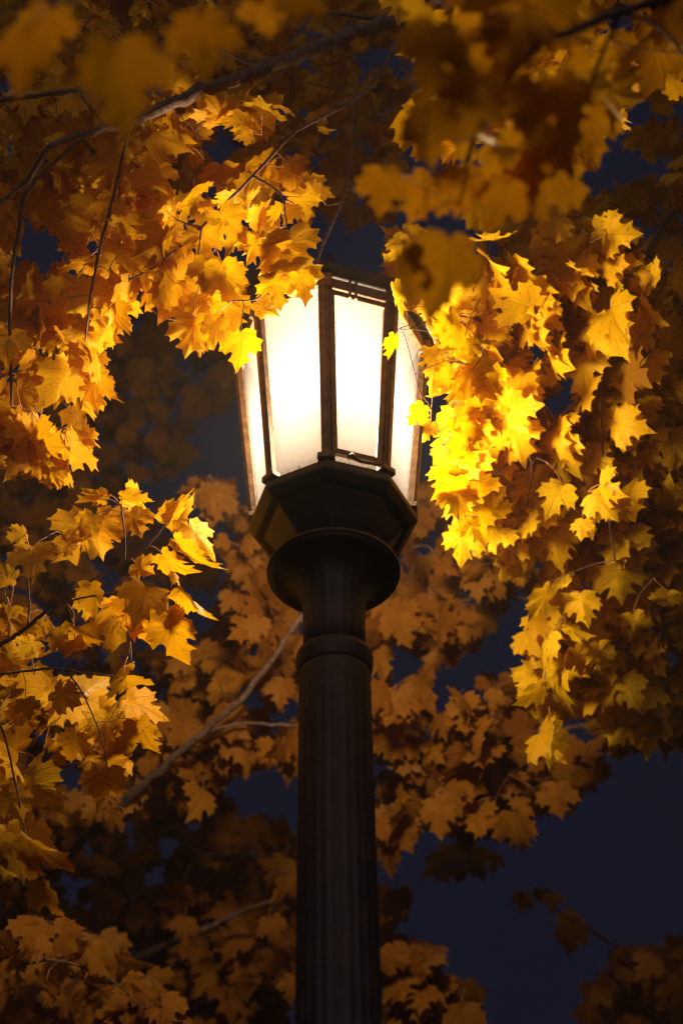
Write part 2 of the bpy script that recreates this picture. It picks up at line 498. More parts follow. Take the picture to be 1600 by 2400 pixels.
class Bough:
    """one branch of a tree: woody spines, twigs grown out to leaf bunches, and the leaves"""
    def __init__(self, tree, leafmat, trunk_link=None):
        self.tree, self.leafmat = tree, leafmat
        self.wood, self.fol = Geo(), Geo()
        self.nodes, self.nr = [], []
    def spine(self, pts, sides=7):
        """pts: (x, y, depth, width in photo pixels)"""
        P = [at(x, y, d) for x, y, d, _ in pts]
        r = [w_ / 2 * d / FPX for _, _, d, w_ in pts]
        self.spine3(P, r, sides)
    def spine3(self, P, r, sides=7):
        Q = smooth_path(P, 7)
        rr = np.interp(np.linspace(0, len(P) - 1, len(Q)), np.arange(len(P)), r)
        jit = rng.normal(0, 1, Q.shape) * (rr * 0.22)[:, None]
        jit[0] = 0
        jit[-1] = 0
        Q = Q + jit
        tube(self.wood, Q, rr * (1 + rng.uniform(-.06, .1, len(Q))), sides, 0, 0.06)
        for i in range(0, len(Q)):
            self.nodes.append(Q[i])
            self.nr.append(rr[i])
        for i in range(len(Q) - 1):                               # denser attachment points
            self.nodes.append((Q[i] + Q[i + 1]) / 2)
            self.nr.append(rr[i])
    def twig_to(self, P, rt=0.0011):
        nd = np.array(self.nodes)
        d = np.linalg.norm(nd - P, axis=1)
        cost = d + 0.25 * np.maximum(0, P[2] - nd[:, 2])
        i = int(np.argmin(cost))
        if d[i] < 0.012:
            return nd[i]
        A = nd[i]
        mid = (A + P) / 2 + rng.normal(0, 0.06, 3) * d[i] + np.array([0, 0, 0.10]) * d[i]
        m1 = (A * 2 + mid) / 3 + rng.normal(0, 0.03, 3) * d[i]
        Q = smooth_path([A, m1, mid, P], 3)
        r0 = min(self.nr[i] * 0.8, 0.0012 + 0.006 * d[i], 0.006)
        r0 = max(r0, rt)
        rr = np.linspace(r0, rt, len(Q))
        tube(self.wood, Q, rr, 4)
        for q, q_r in zip(Q[1:], rr[1:]):
            self.nodes.append(q)
            self.nr.append(q_r)
        return Q[-1]
    def petiole(self, A, B):
        L = np.linalg.norm(B - A)
        mid = (A + B) / 2 + np.array([0, 0, 0.12]) * L + rng.normal(0, .05, 3) * L
        tube(self.fol, smooth_path([A, mid, B], 2), np.full(5, 0.0012), 3, 1)
    def fill(self, poly, d0, d1, tips, per=(3, 6), size=(0.075, 0.115), holes=(), face=0.8, slope=(0, 0), hi=True, curl=0.7, spread=0.075, lampw=0.0):
        xs = [p[0] for p in poly]; ys = [p[1] for p in poly]
        cx, cy = np.mean(xs), np.mean(ys)
        T = []
        tries = 0
        while len(T) < tips and tries < tips * 30:
            tries += 1
            best, bd = None, -1
            for _ in range(5):
                x, y = rng.uniform(min(xs), max(xs)), rng.uniform(min(ys), max(ys))
                if not inside(poly, x, y) or any((x - hx) ** 2 + (y - hy) ** 2 < hr ** 2 for hx, hy, hr in holes):
                    continue
                d = rng.uniform(d0, d1) + slope[0] * (x - cx) / 1000 + slope[1] * (y - cy) / 1000
                P = at(x, y, d)
                m_ = min([np.linalg.norm(P - q) for q in T[-60:]] + [9])
                if m_ > bd:
                    best, bd = P, m_
            if best is not None:
                T.append(best)
        nd = np.array(self.nodes)
        T.sort(key=lambda P: np.min(np.linalg.norm(nd - P, axis=1)))
        for P in T:
            E_ = None
            for _ in range(int(rng.integers(per[0], per[1] + 1))):
                dr = norm(rng.normal(0, 1, 3) + DOWN * 0.45)
                B = P + dr * spread * rng.uniform(0.5, 1.15)
                s = rng.uniform(*size) * rng.choice([0.62, 0.8, 0.92, 1.0, 1.08, 1.25])
                yd = norm(dr * 0.55 + DOWN * rng.uniform(0.3, 1.1) + rng.normal(0, .45, 3))
                Cc = B + yd * s * 0.45
                ux, uy, ud = px_of(Cc)
                if not inside(poly, ux, uy) or any((ux - hx) ** 2 + (uy - hy) ** 2 < hr ** 2 for hx, hy, hr in holes):
                    continue
                if E_ is None:
                    E_ = self.twig_to(P)
                view = norm(Cc - EYEP)
                nn = norm(-view * (face + .25) + lampw * norm(LAMP_C - Cc) + rng.normal(0, .40, 3))
                rv = float(np.clip(rng.normal(.5, .3), 0, 1))
                if rng.random() < .03: rv = 1.7
                add_leaf(self.fol, B, yd, nn, s, 1.0, hi, 0, rv, curl)
                self.petiole(E_, B)
    def heroes(self, L, twig=True, curl=0.8):
        for h in L:
            bx, by, tx, ty, d = h[:5]
            wpx = h[5] if len(h) > 5 else None
            rn = h[6] if len(h) > 6 else float(rng.uniform(.1, .8))
            sg = h[7] if len(h) > 7 else (1 if rng.random() < .5 else -1)
            A, B = at(bx, by, d), at(tx, ty, d)
            Lp = math.hypot(tx - bx, ty - by)
            view = norm(A - EYEP)
            y = norm(B - A)
            xx = norm(np.cross(y, -view))
            nn = norm(np.cross(xx, y))
            if nn @ view > 0: nn = -nn
            size = np.linalg.norm(B - A) / 1.09
            if wpx is not None:
                ratio = wpx / (Lp * 1.09)                          # 1 = blade seen flat
                if ratio < 1:                                      # seen narrow: turned about its midrib
                    a = math.acos(max(0.12, ratio)) * sg
                    nn = norm(nn * math.cos(a) + xx * math.sin(a))
                else:                                              # seen short: tipped towards / away from us
                    a = math.acos(max(0.15, 1 / ratio)) * sg
                    size *= ratio
                    y, nn = norm(y * math.cos(a) + view * math.sin(a)), norm(nn * math.cos(a) + y * math.sin(a))
            add_leaf(self.fol, A, y, nn, size, 1.0, True, 0, rn, curl)
            nd = np.array(self.nodes)
            i = int(np.argmin(np.linalg.norm(nd - A, axis=1)))
            v = nd[i] - A
            dl = np.linalg.norm(v)
            if dl < 0.085:
                self.petiole(nd[i], A)
            else:
                P = A + norm(v + np.array([0, 0, dl * 0.4])) * 0.055
                E_ = self.twig_to(P)
                self.petiole(E_, A)
    def build(self, label=None):
        b = self.wood.build('branch', [M_BARK], self.tree)
        if label: b['label'] = label
        if self.fol.n:
            self.fol.build('foliage', [self.leafmat, M_PETIOLE], b)
        return b

def make_tree(loc, label, trunk_pts, trunk_r, group=None):
    t = empty('maple_tree', loc)
    tag(t, label, 'tree', group)
    g = Geo()
    Q = smooth_path(trunk_pts, 8)
    rr = np.interp(np.linspace(0, 1, len(Q)), np.linspace(0, 1, len(trunk_r)), trunk_r)
    tube(g, Q, rr, 14, 0, 0.07)
    g.build('trunk', [M_TRUNK], t)
    return t

# ------------------------------------------------------------------ ground
bm = bmesh.new()
bmesh.ops.create_circle(bm, cap_ends=True, radius=300, segments=64)
tag(bm_obj('ground', bm, M_GROUND), kind='structure', label='dark grassy park ground under the lamp and trees')

# ------------------------------------------------------------------ street lamp
LX, LY = 0.0, 2.5
lamp = empty('street_lamp', (LX, LY, 0))
tag(lamp, 'lit octagonal lantern street lamp with frosted panes on a dark fluted post', 'street lamp')

def lathe(name, prof, seg=96, flutes=0, depth=0.0, fl_range=None, mat=M_IRON, parent=lamp, smooth=True):
    g = Geo()
    V = []
    th = np.arange(seg) * 2 * math.pi / seg
    for r_, z in prof:
        k = depth if (fl_range is None or fl_range[0] <= z <= fl_range[1]) else 0
        rad = r_ * (1 - k * (0.5 - 0.5 * np.cos(th * flutes)) ** 0.7) if flutes else np.full(seg, r_)
        V.append(np.stack([LX + rad * np.cos(th), LY + rad * np.sin(th), np.full(seg, z)], 1))
    V = np.concatenate(V)
    Fc = []
    n = len(prof)
    for i in range(n - 1):
        for k in range(seg):
            k2 = (k + 1) % seg
            Fc.append((i * seg + k, i * seg + k2, (i + 1) * seg + k2, (i + 1) * seg + k))
    Fc.append(tuple(range(seg))[::-1])
    Fc.append(tuple((n - 1) * seg + k for k in range(seg)))
    g.add(V, Fc)
    o = g.build(name, [mat], parent)
    me = o.data
    me.polygons.foreach_set('use_smooth', np.array([len(p.vertices) == 4 for p in me.polygons]))
    return o

lathe('base', [(0.26, 0.0), (0.26, 0.10), (0.25, 0.12), (0.22, 0.14), (0.20, 0.30), (0.15, 0.42), (0.125, 0.50), (0.13, 0.53), (0.105, 0.56), (0.10, 0.60)], 96)
lathe('post', [(0.086, 0.601), (0.084, 1.2), (0.0815, 2.0), (0.0795, 2.7), (0.0785, 3.1), (0.0785, 3.47), (0.0785, 3.492)], 240, 24, 0.032, (0.5, 3.4))
lathe('collar', [(0.079, 3.480), (0.0815, 3.488), (0.084, 3.500), (0.0855, 3.512), (0.0858, 3.522), (0.0845, 3.529), (0.078, 3.533), (0.0722, 3.535)], 96)
lathe('neck', [(0.0702, 3.5355), (0.0700, 3.60), (0.0704, 3.64), (0.0722, 3.672), (0.0765, 3.700), (0.084, 3.722), (0.097, 3.741), (0.116, 3.755), (0.138, 3.764), (0.1515, 3.768)],
      240, 24, 0.014, (3.50, 3.73))
lathe('disc', [(0.1512, 3.7685), (0.1548, 3.771), (0.1558, 3.775), (0.1548, 3.779), (0.149, 3.783), (0.120, 3.792), (0.108, 3.806), (0.104, 3.828)], 96)

A0 = -4.0
def ov(k, r_, z):
    a = R(A0 + 45 * k)
    return Vector((LX + r_ * math.sin(a), LY - r_ * math.cos(a), z))

def octo(name, prof, mat, bevel=0.0015, parent=lamp):
    """closed octagonal ring or solid from (radius, z) profile"""
    bm = bmesh.new()
    rings = [[bm.verts.new(ov(k, r_, z)) for k in range(8)] for r_, z in prof]
    for i in range(len(rings) - 1):
        for k in range(8):
            bm.faces.new((rings[i][k], rings[i][(k + 1) % 8], rings[i + 1][(k + 1) % 8], rings[i + 1][k]))
    bm.faces.new(rings[0][::-1])
    bm.faces.new(rings[-1])
    if bevel:
        bmesh.ops.bevel(bm, geom=[e for e in bm.edges], offset=bevel, segments=2, affect='EDGES', clamp_overlap=True)
    return bm_obj(name, bm, mat, parent)

def octo_ring(name, r_in, r_out, z0, z1, mat, flare=0.0, bevel=0.0012):
    bm = bmesh.new()
    P = [(r_in, z0), (r_out, z0), (r_out + flare, z1), (r_in + flare, z1)]
    rings = [[bm.verts.new(ov(k, r_, z)) for k in range(8)] for r_, z in P]
    for i in range(4):
        j = (i + 1) % 4
        for k in range(8):
            bm.faces.new((rings[i][k], rings[i][(k + 1) % 8], rings[j][(k + 1) % 8], rings[j][k]))
    bmesh.ops.bevel(bm, geom=[e for e in bm.edges], offset=bevel, segments=2, affect='EDGES', clamp_overlap=True)
    return bm_obj(name, bm, mat, lamp)

octo('lantern_base', [(0.098, 3.829), (0.120, 3.850), (0.150, 3.882), (0.166, 3.899), (0.1665, 3.905), (0.178, 3.907), (0.186, 3.909), (0.203, 3.924),
                      (0.2045, 3.930), (0.2045, 3.944), (0.198, 3.947), (0.198, 3.957), (0.185, 3.9575)], M_IRON)
ZB, ZT, RB, RTOP = 3.958, 4.548, 0.188, 0.250
def rz(z, off=0.0):
    return RB + (RTOP - RB) * (z - ZB) / (ZT - ZB) + off

bulb = bpy.data.lights.new('bulb', 'POINT')
bulb.energy = BULB_WATTS
bulb.color = (1.0, 0.80, 0.46)
bulb.shadow_soft_size = 0.12
bulb_o = bpy.data.objects.new('bulb', bulb)
C.objects.link(bulb_o)
bulb_o.parent = lamp
bulb_o.location = (0, 0, BULB_Z)

# the panes (each runs a little behind the rails so light shows in the gaps)
for k in range(8):
    me = bpy.data.meshes.new('glass_panel')
    z0, z1 = ZB + 0.001, 4.592
    q = [ov(k, rz(z0, -.006), z0), ov(k + 1, rz(z0, -.006), z0), ov(k + 1, rz(z1, -.006), z1), ov(k, rz(z1, -.006), z1)]
    nx, ny = 8, 12
    inw = (Vector((LX, LY, q[0].z)) - (q[0] + q[1]) / 2).normalized() * 0.004
    V, UVs, Fc = [], [], []
    for s in (0, 1):
        for j in range(ny + 1):
            for i in range(nx + 1):
                u, v = i / nx, j / ny
                p = q[0].lerp(q[1], u).lerp(q[3].lerp(q[2], u), v) + inw * s
                V.append(tuple(p)); UVs.append((u, v))
    npl = (nx + 1) * (ny + 1)
    for j in range(ny):
        for i in range(nx):
            a = j * (nx + 1) + i
            Fc.append((a, a + 1, a + nx + 2, a + nx + 1))
            Fc.append((a + npl, a + npl + nx + 1, a + npl + nx + 2, a + npl + 1))
    me.from_pydata(V, [], Fc)
    me.materials.append(M_GLASS)
    ul = me.uv_layers.new(name='pane')
    for lp in me.loops:
        ul.data[lp.index].uv = UVs[lp.vertex_index]
    link_mesh('glass_panel', me, lamp)

def beam(bm, A, B, wdir, ddir, wA, wB, dA, dB):
    """tapering rectangular bar from A to B"""
    vs = []
    for P, w_, d_ in ((A, wA, dA), (B, wB, dB)):
        for sx, sd in ((-1, -1), (1, -1), (1, 1), (-1, 1)):
            vs.append(bm.verts.new(P + wdir * (w_ / 2 * sx) + ddir * (d_ / 2 * sd)))
    for f in ((3, 2, 1, 0), (4, 5, 6, 7), (0, 1, 5, 4), (1, 2, 6, 5), (2, 3, 7, 6), (3, 0, 4, 7)):
        bm.faces.new([vs[i] for i in f])

def outdir(k):
    a = R(A0 + 45 * k)
    return Vector((math.sin(a), -math.cos(a), 0))
def sidedir(k):
    a = R(A0 + 45 * k)
    return Vector((math.cos(a), math.sin(a), 0))

for k in range(8):
    bm = bmesh.new()
    o_, s_ = outdir(k), sidedir(k)
    A, B = ov(k, rz(ZB, 0.000), ZB), ov(k, rz(ZT, 0.000), ZT)
    beam(bm, A, B, s_, o_, 0.022, 0.028, 0.016, 0.016)
    beam(bm, A + o_ * 0.0105, B + o_ * 0.0105, s_, o_, 0.010, 0.013, 0.007, 0.007)
    bmesh.ops.bevel(bm, geom=[e for e in bm.edges], offset=0.0015, segments=2, affect='EDGES', clamp_overlap=True)
    bm_obj('frame_bar', bm, M_BRONZE, lamp)
    # little corner shoes where the bar meets base and cornice
    bm = bmesh.new()
    beam(bm, ov(k, rz(ZB, 0.003), ZB - 0.0005), ov(k, rz(ZB, 0.004), ZB + 0.017), s_, o_, 0.042, 0.040, 0.026, 0.026)
    bmesh.ops.bevel(bm, geom=[e for e in bm.edges], offset=0.002, segments=2, affect='EDGES', clamp_overlap=True)
    bm_obj('corner_foot', bm, M_BRONZE, lamp)
    bm = bmesh.new()
    beam(bm, ov(k, rz(ZT, 0.000), ZT - 0.022), ov(k, rz(ZT, 0.003), ZT + 0.022), s_, o_, 0.044, 0.046, 0.029, 0.032)
    bmesh.ops.bevel(bm, geom=[e for e in bm.edges], offset=0.002, segments=2, affect='EDGES', clamp_overlap=True)
    bm_obj('corner_bracket', bm, M_BRONZE, lamp)

# cornice, roof edge, roof, finial
octo_ring('cornice', rz(4.54) - 0.006, rz(4.54) + 0.009, 4.533, 4.566, M_BRONZE, 0.004)
octo('roof', [(0.262, 4.5765), (0.283, 4.577), (0.289, 4.580), (0.289, 4.600), (0.282, 4.604), (0.235, 4.640), (0.170, 4.715), (0.095, 4.765), (0.060, 4.775), (0.060, 4.80), (0.075, 4.805), (0.07, 4.83), (0.03, 4.86)], M_IRON)
lathe('finial', [(0.020, 4.861), (0.018, 4.875), (0.032, 4.895), (0.036, 4.915), (0.028, 4.94), (0.012, 4.955), (0.009, 4.99), (0.002, 5.02)], 32)

# hinged door on the pane right of the near corner: frame, hinge straps, latch
def on_pane(k, u, z, off):
    a, b = ov(k, rz(z, off), z), ov(k + 1, rz(z, off), z)
    return a.lerp(b, u)
k = 0
nrm_ = ((outdir(0) + outdir(1)) / 2).normalized()
sd = (ov(1, 1, 0) - ov(0, 1, 0)).normalized()
bm = bmesh.new()
zt, zb = 4.518, 3.984
slope_dir = (on_pane(0, 0.5, zt, 0) - on_pane(0, 0.5, zb, 0)).normalized()
beam(bm, on_pane(0, 0.135, zb, .004), on_pane(0, 0.105, zt, .004), sd, nrm_, 0.013, 0.016, 0.012, 0.012)
beam(bm, on_pane(0, 0.865, zb, .004), on_pane(0, 0.895, zt, .004), sd, nrm_, 0.013, 0.016, 0.012, 0.012)
beam(bm, on_pane(0, 0.10, zb + .004, .0042), on_pane(0, 0.90, zb + .004, .0042), slope_dir, nrm_, 0.015, 0.015, 0.013, 0.013)
beam(bm, on_pane(0, 0.07, zt - .004, .0042), on_pane(0, 0.93, zt - .004, .0042), slope_dir, nrm_, 0.020, 0.020, 0.013, 0.013)
bmesh.ops.bevel(bm, geom=[e for e in bm.edges], offset=0.0012, segments=2, affect='EDGES', clamp_overlap=True)
door = bm_obj('door_frame', bm, M_BRONZE, lamp)
bm = bmesh.new()
for du in (0.36, 0.44):
    beam(bm, on_pane(0, du, 4.500, .016), on_pane(0, du, 4.5675, .016), sd, nrm_, 0.007, 0.007, 0.008, 0.008)
bmesh.ops.bevel(bm, geom=[e for e in bm.edges], offset=0.001, segments=2, affect='EDGES', clamp_overlap=True)
bm_obj('hinge', bm, M_BRONZE, lamp)
g = Geo()
pl = [on_pane(0, 0.34, 3.972, .012), on_pane(0, 0.40, 3.973, .019), on_pane(0, 0.46, 3.972, .014), on_pane(0, 0.54, 3.968, .013), on_pane(0, 0.95, 3.972, .013)]
tube(g, [list(p) for p in pl], [0.007, 0.009, 0.006, 0.0045, 0.0045], 8)
g.build('latch', [M_BRONZE], lamp)
print('lamp done')

# ================================================================== TREES
HOLES_U = [(505, 330, 48), (70, 560, 38), (110, 545, 38), (500, 440, 22), (400, 375, 24), (800, 605, 80), (880, 600, 60), (1060, 530, 45), (1130, 560, 30),
           (245, 560, 16), (190, 640, 20), (720, 545, 30), (575, 600, 20), (440, 540, 14)]

# ---- overhead maple: limb across the top, left and right curtains of leaves
tA = make_tree((3.6, 5.6, 0), 'golden maple whose bare limb crosses above the lantern, bright leaves hanging at its right', [(3.6, 5.6, -0.1), (3.55, 5.55, 1.5), (3.45, 5.45, 3.5), (3.2, 5.2, 5.4), (3.1, 5.1, 7.2)], [0.26, 0.19, 0.17, 0.15, 0.10])
lk = np.array([3.28, 5.28, 4.9])

b = Bough(tA, M_LEAF_ORANGE)        # the limb
b.spine3([lk, at(1900, 250, 5.2), at(1650, 60, 4.7), at(1300, -20, 4.3), at(1080, 20, 4.1), at(955, 45, 4.0)], [.06, .045, .035, .028, .025, .024], 9)
b.spine([(955, 45, 4.0, 42), (800, 88, 3.9, 33), (600, 165, 3.6, 32), (430, 232, 3.48, 30), (340, 270, 3.46, 26), (240, 302, 3.45, 21), (120, 345, 3.42, 17), (60, 430, 3.45, 12), (-40, 500, 3.45, 8)], 9)
b.spine([(640, 150, 3.78, 9), (560, 140, 3.75, 8), (430, 60, 3.7, 6), (300, -10, 3.7, 5)])
b.spine([(955, 45, 4.0, 12), (870, 42, 3.95, 10), (740, 28, 3.95, 9), (660, 48, 3.95, 5)])
b.spine([(190, 212, 3.45, 14), (100, 222, 3.45, 12), (-20, 240, 3.45, 12)])
b.spine([(250, 300, 3.5, 9), (215, 255, 3.48, 10), (190, 212, 3.45, 13)])
# dim ceiling of leaves above the lantern
b.fill([(-40, -40), (960, -40), (960, 420), (900, 520), (820, 520), (700, 430), (640, 470), (560, 440), (430, 500), (330, 480), (250, 480), (-40, 470)],
       4.35, 5.1, 120, (3, 5), (0.085, 0.125), HOLES_U, 0.8)
b.build('long bare limb with dim amber leaves')

b = Bough(tA, M_LEAF_ORANGE)        # long twig arching down to the left of the lantern
b.spine([(955, 52, 4.0, 10), (878, 185, 3.8, 9), (800, 252, 3.7, 9), (695, 308, 3.62, 8.5), (593, 412, 3.55, 8), (472, 532, 3.5, 7), (377, 615, 3.5, 5), (300, 660, 3.55, 4)])
b.spine([(593, 412, 3.55, 6), (640, 440, 3.5, 5), (662, 462, 3.48, 5), (668, 505, 3.45, 4), (674, 540, 3.42, 3)])
b.spine([(836, 228, 3.8, 7), (828, 330, 3.75, 7), (805, 455, 3.65, 6.5), (750, 590, 3.52, 6), (733, 645, 3.45, 5), (690, 668, 3.42, 4), (640, 668, 3.4, 4), (600, 700, 3.38, 4), (545, 705, 3.38, 3)])
b.spine([(472, 532, 3.5, 4), (440, 525, 3.48, 3.5), (415, 515, 3.48, 3)])
b.spine([(472, 532, 3.5, 4), (465, 600, 3.46, 3.5), (462, 640, 3.45, 3)])
b.heroes([
 (515, 495, 572, 580, 3.46, 118, .2), (622, 487, 586, 573, 3.62, 78, .9), (474, 535, 479, 628, 3.5, 110, .3), (377, 613, 428, 640, 3.55, 82, .8),
 (521, 616, 532, 745, 3.40, 118, .0), (417, 662, 385, 765, 3.5, 112, .8), (456, 742, 448, 848, 3.45, 120, .4), (565, 779, 566, 875, 3.33, 108, .0),
 (601, 708, 655, 745, 3.42, 62, .1), (681, 618, 700, 726, 3.32, 145, .0), (675, 544, 705, 645, 3.36, 135, .1), (660, 590, 640, 690, 3.36, 105, .0), (640, 650, 650, 728, 3.34, 80, .0), (700, 640, 724, 714, 3.31, 78, .0), (652, 560, 622, 640, 3.38, 84, .1), (600, 560, 575, 625, 3.45, 80, .2), (450, 465, 402, 520, 3.5, 40, .1),
 (660, 485, 620, 535, 3.45, 34, .0), (645, 545, 610, 610, 3.42, 40, .0), (650, 600, 606, 655, 3.40, 38, .0), (645, 640, 612, 700, 3.38, 36, .0),
 (711, 423, 792, 455, 3.6, 80, .5), (705, 461, 722, 515, 3.55, 92, .1), (632, 374, 556, 442, 3.65, 62, .3), (571, 198, 530, 306, 3.95, 46, .5),
 (450, 278, 453, 358, 4.3, 96, .9), (460, 360, 478, 440, 4.15, 78, .9), (536, 398, 570, 470, 4.1, 75, .8), (361, 436, 364, 480, 4.3, 60, .8),
 (396, 500, 306, 583, 3.55, 46, .3), (392, 527, 320, 637, 3.52, 44, .2), (485, 605, 487, 690, 3.42, 90, .4), (525, 690, 545, 790, 3.44, 90, .3),
 (640, 350, 600, 372, 3.7, 20, .4), (750, 300, 790, 310, 3.72, 20, .4), (740, 262, 765, 305, 3.8, 70, .6), (650, 700, 628, 725, 3.36, 30, .0),
 (690, 480, 668, 530, 3.5, 60, .2), (430, 565, 415, 610, 3.5, 60, .6), (470, 690, 500, 780, 3.47, 96, .3), (500, 740, 515, 815, 3.42, 80, .2),
 (560, 545, 585, 590, 3.5, 44, .5), (585, 520, 640, 470, 3.62, 66, .6)])
b.fill([(420, 430), (560, 380), (760, 400), (800, 430), (790, 500), (720, 520), (640, 480), (600, 560), (560, 560), (500, 500), (420, 560)], 3.55, 3.8, 10, (3, 4), (0.08, 0.1), HOLES_U, .8)
b.fill([(300, 560), (400, 520), (500, 560), (560, 620), (600, 700), (590, 790), (500, 820), (430, 800), (360, 740), (310, 650)], 3.5, 3.75, 12, (3, 5), (0.08, 0.1), HOLES_U, .8)
b.build('arching twig with bright leaves in front of the lantern')

b = Bough(tA, M_LEAF_ORANGE)        # left curtain
b.spine([(240, 302, 3.5, 8), (150, 360, 3.5, 8), (65, 450, 3.5, 11), (42, 560, 3.52, 9), (25, 700, 3.52, 8), (28, 950, 3.52, 6)])
b.spine([(310, 275, 3.5, 7), (300, 320, 3.5, 7), (272, 440, 3.5, 7), (235, 580, 3.5, 6.5), (215, 680, 3.52, 6), (203, 780, 3.55, 5), (190, 900, 3.6, 4)])
b.spine([(120, 430, 3.9, 5), (155, 540, 3.85, 5), (160, 600, 3.85, 4)])
b.spine([(36, 600, 3.75, 4), (90, 730, 3.75, 4), (150, 800, 3.75, 4), (170, 900, 3.75, 3)])
b.heroes([
 (172, 662, 105, 745, 3.6, 98, .2), (263, 700, 275, 793, 3.55, 62, .1), (48, 627, 88, 690, 3.65, 70, .4), (51, 750, 85, 810, 3.65, 92, .5),
 (204, 752, 158, 790, 3.6, 80, .4), (107, 473, 99, 540, 4.1, 72, .9), (199, 446, 181, 530, 3.7, 48, .1), (100, 300, 70, 415, 3.9, 120, .8),
 (285, 740, 262, 792, 3.6, 50, .2), (225, 870, 205, 975, 3.65, 92, .5), (150, 870, 140, 950, 3.6, 110, .3), (232, 880, 250, 950, 3.68, 50, .3),
 (95, 1000, 100, 1090, 3.6, 60, .3), (120, 1070, 122, 1160, 3.6, 70, .2), (60, 1040, 30, 1110, 3.6, 90, .3), (190, 1010, 222, 1065, 3.65, 70, .4),
 (40, 900, 80, 980, 3.6, 90, .3), (300, 660, 262, 790, 3.55, 56, .2), (330, 600, 300, 690, 3.6, 70, .3), (20, 420, 60, 500, 3.9, 70, .8), (140, 380, 150, 450, 3.9, 80, .5)])
b.fill([(-60, 380), (330, 380), (420, 470), (400, 560), (330, 640), (300, 700), (290, 790), (230, 800), (255, 930), (215, 1000), (230, 1040), (190, 1080), (145, 1140), (100, 1100), (-60, 1110)],
       3.58, 3.95, 92, (3, 5), (0.075, 0.10), HOLES_U + [(110, 600, 50), (20, 590, 18), (150, 830, 18), (60, 860, 14)], .75, lampw=.4)
b.fill([(-60, 120), (420, 240), (600, 200), (700, 260), (640, 330), (420, 420), (300, 420), (-60, 420)], 3.55, 3.8, 30, (3, 5), (0.075, 0.1), HOLES_U, .75)
b.fill([(-60, -60), (560, -60), (500, 200), (-60, 200)], 3.55, 3.85, 16, (3, 5), (0.08, 0.1), [(60, 60, 30), (200, 110, 40)], .75)
b.build('hanging curtain of amber leaves at the left')

b = Bough(tA, M_LEAF)               # right curtain, brightest leaves
b.spine3([np.array([3.3, 5.3, 4.6]), at(1950, 700, 4.9), at(1750, 740, 4.4), at(1600, 770, 4.15), at(1490, 800, 4.0)], [.045, .03, .018, .012, .009], 8)
b.spine([(1490, 800, 3.96, 14), (1413, 867, 3.96, 12), (1360, 930, 3.96, 10), (1297, 992, 3.96, 9), (1221, 1063, 3.96, 7), (1150, 1120, 3.94, 5), (1120, 1170, 3.87, 4)])
b.spine([(1490, 800, 3.96, 8), (1411, 860, 3.96, 6), (1411, 1028, 3.96, 6), (1418, 1148, 3.96, 6), (1440, 1313, 3.96, 5)])
b.spine([(1370, 690, 3.96, 9), (1300, 745, 3.96, 9), (1225, 805, 3.96, 9), (1145, 890, 3.93, 8), (1085, 960, 3.79, 5)])
b.spine([(1490, 800, 3.96, 10), (1430, 740, 3.96, 9), (1370, 690, 3.96, 9)])
b.spine([(1238, 1050, 3.96, 5), (1245, 1110, 3.96, 4.5), (1235, 1184, 3.96, 4)])
b.spine([(1413, 867, 3.96, 8), (1330, 880, 3.96, 5), (1240, 890, 3.96, 4)])
b.spine([(1145, 890, 3.93, 4), (1080, 850, 3.78, 4), (1020, 860, 3.64, 3)])
b.spine([(1225, 805, 3.96, 6), (1150, 760, 3.94, 5), (1060, 740, 3.73, 4), (960, 770, 3.50, 3)])
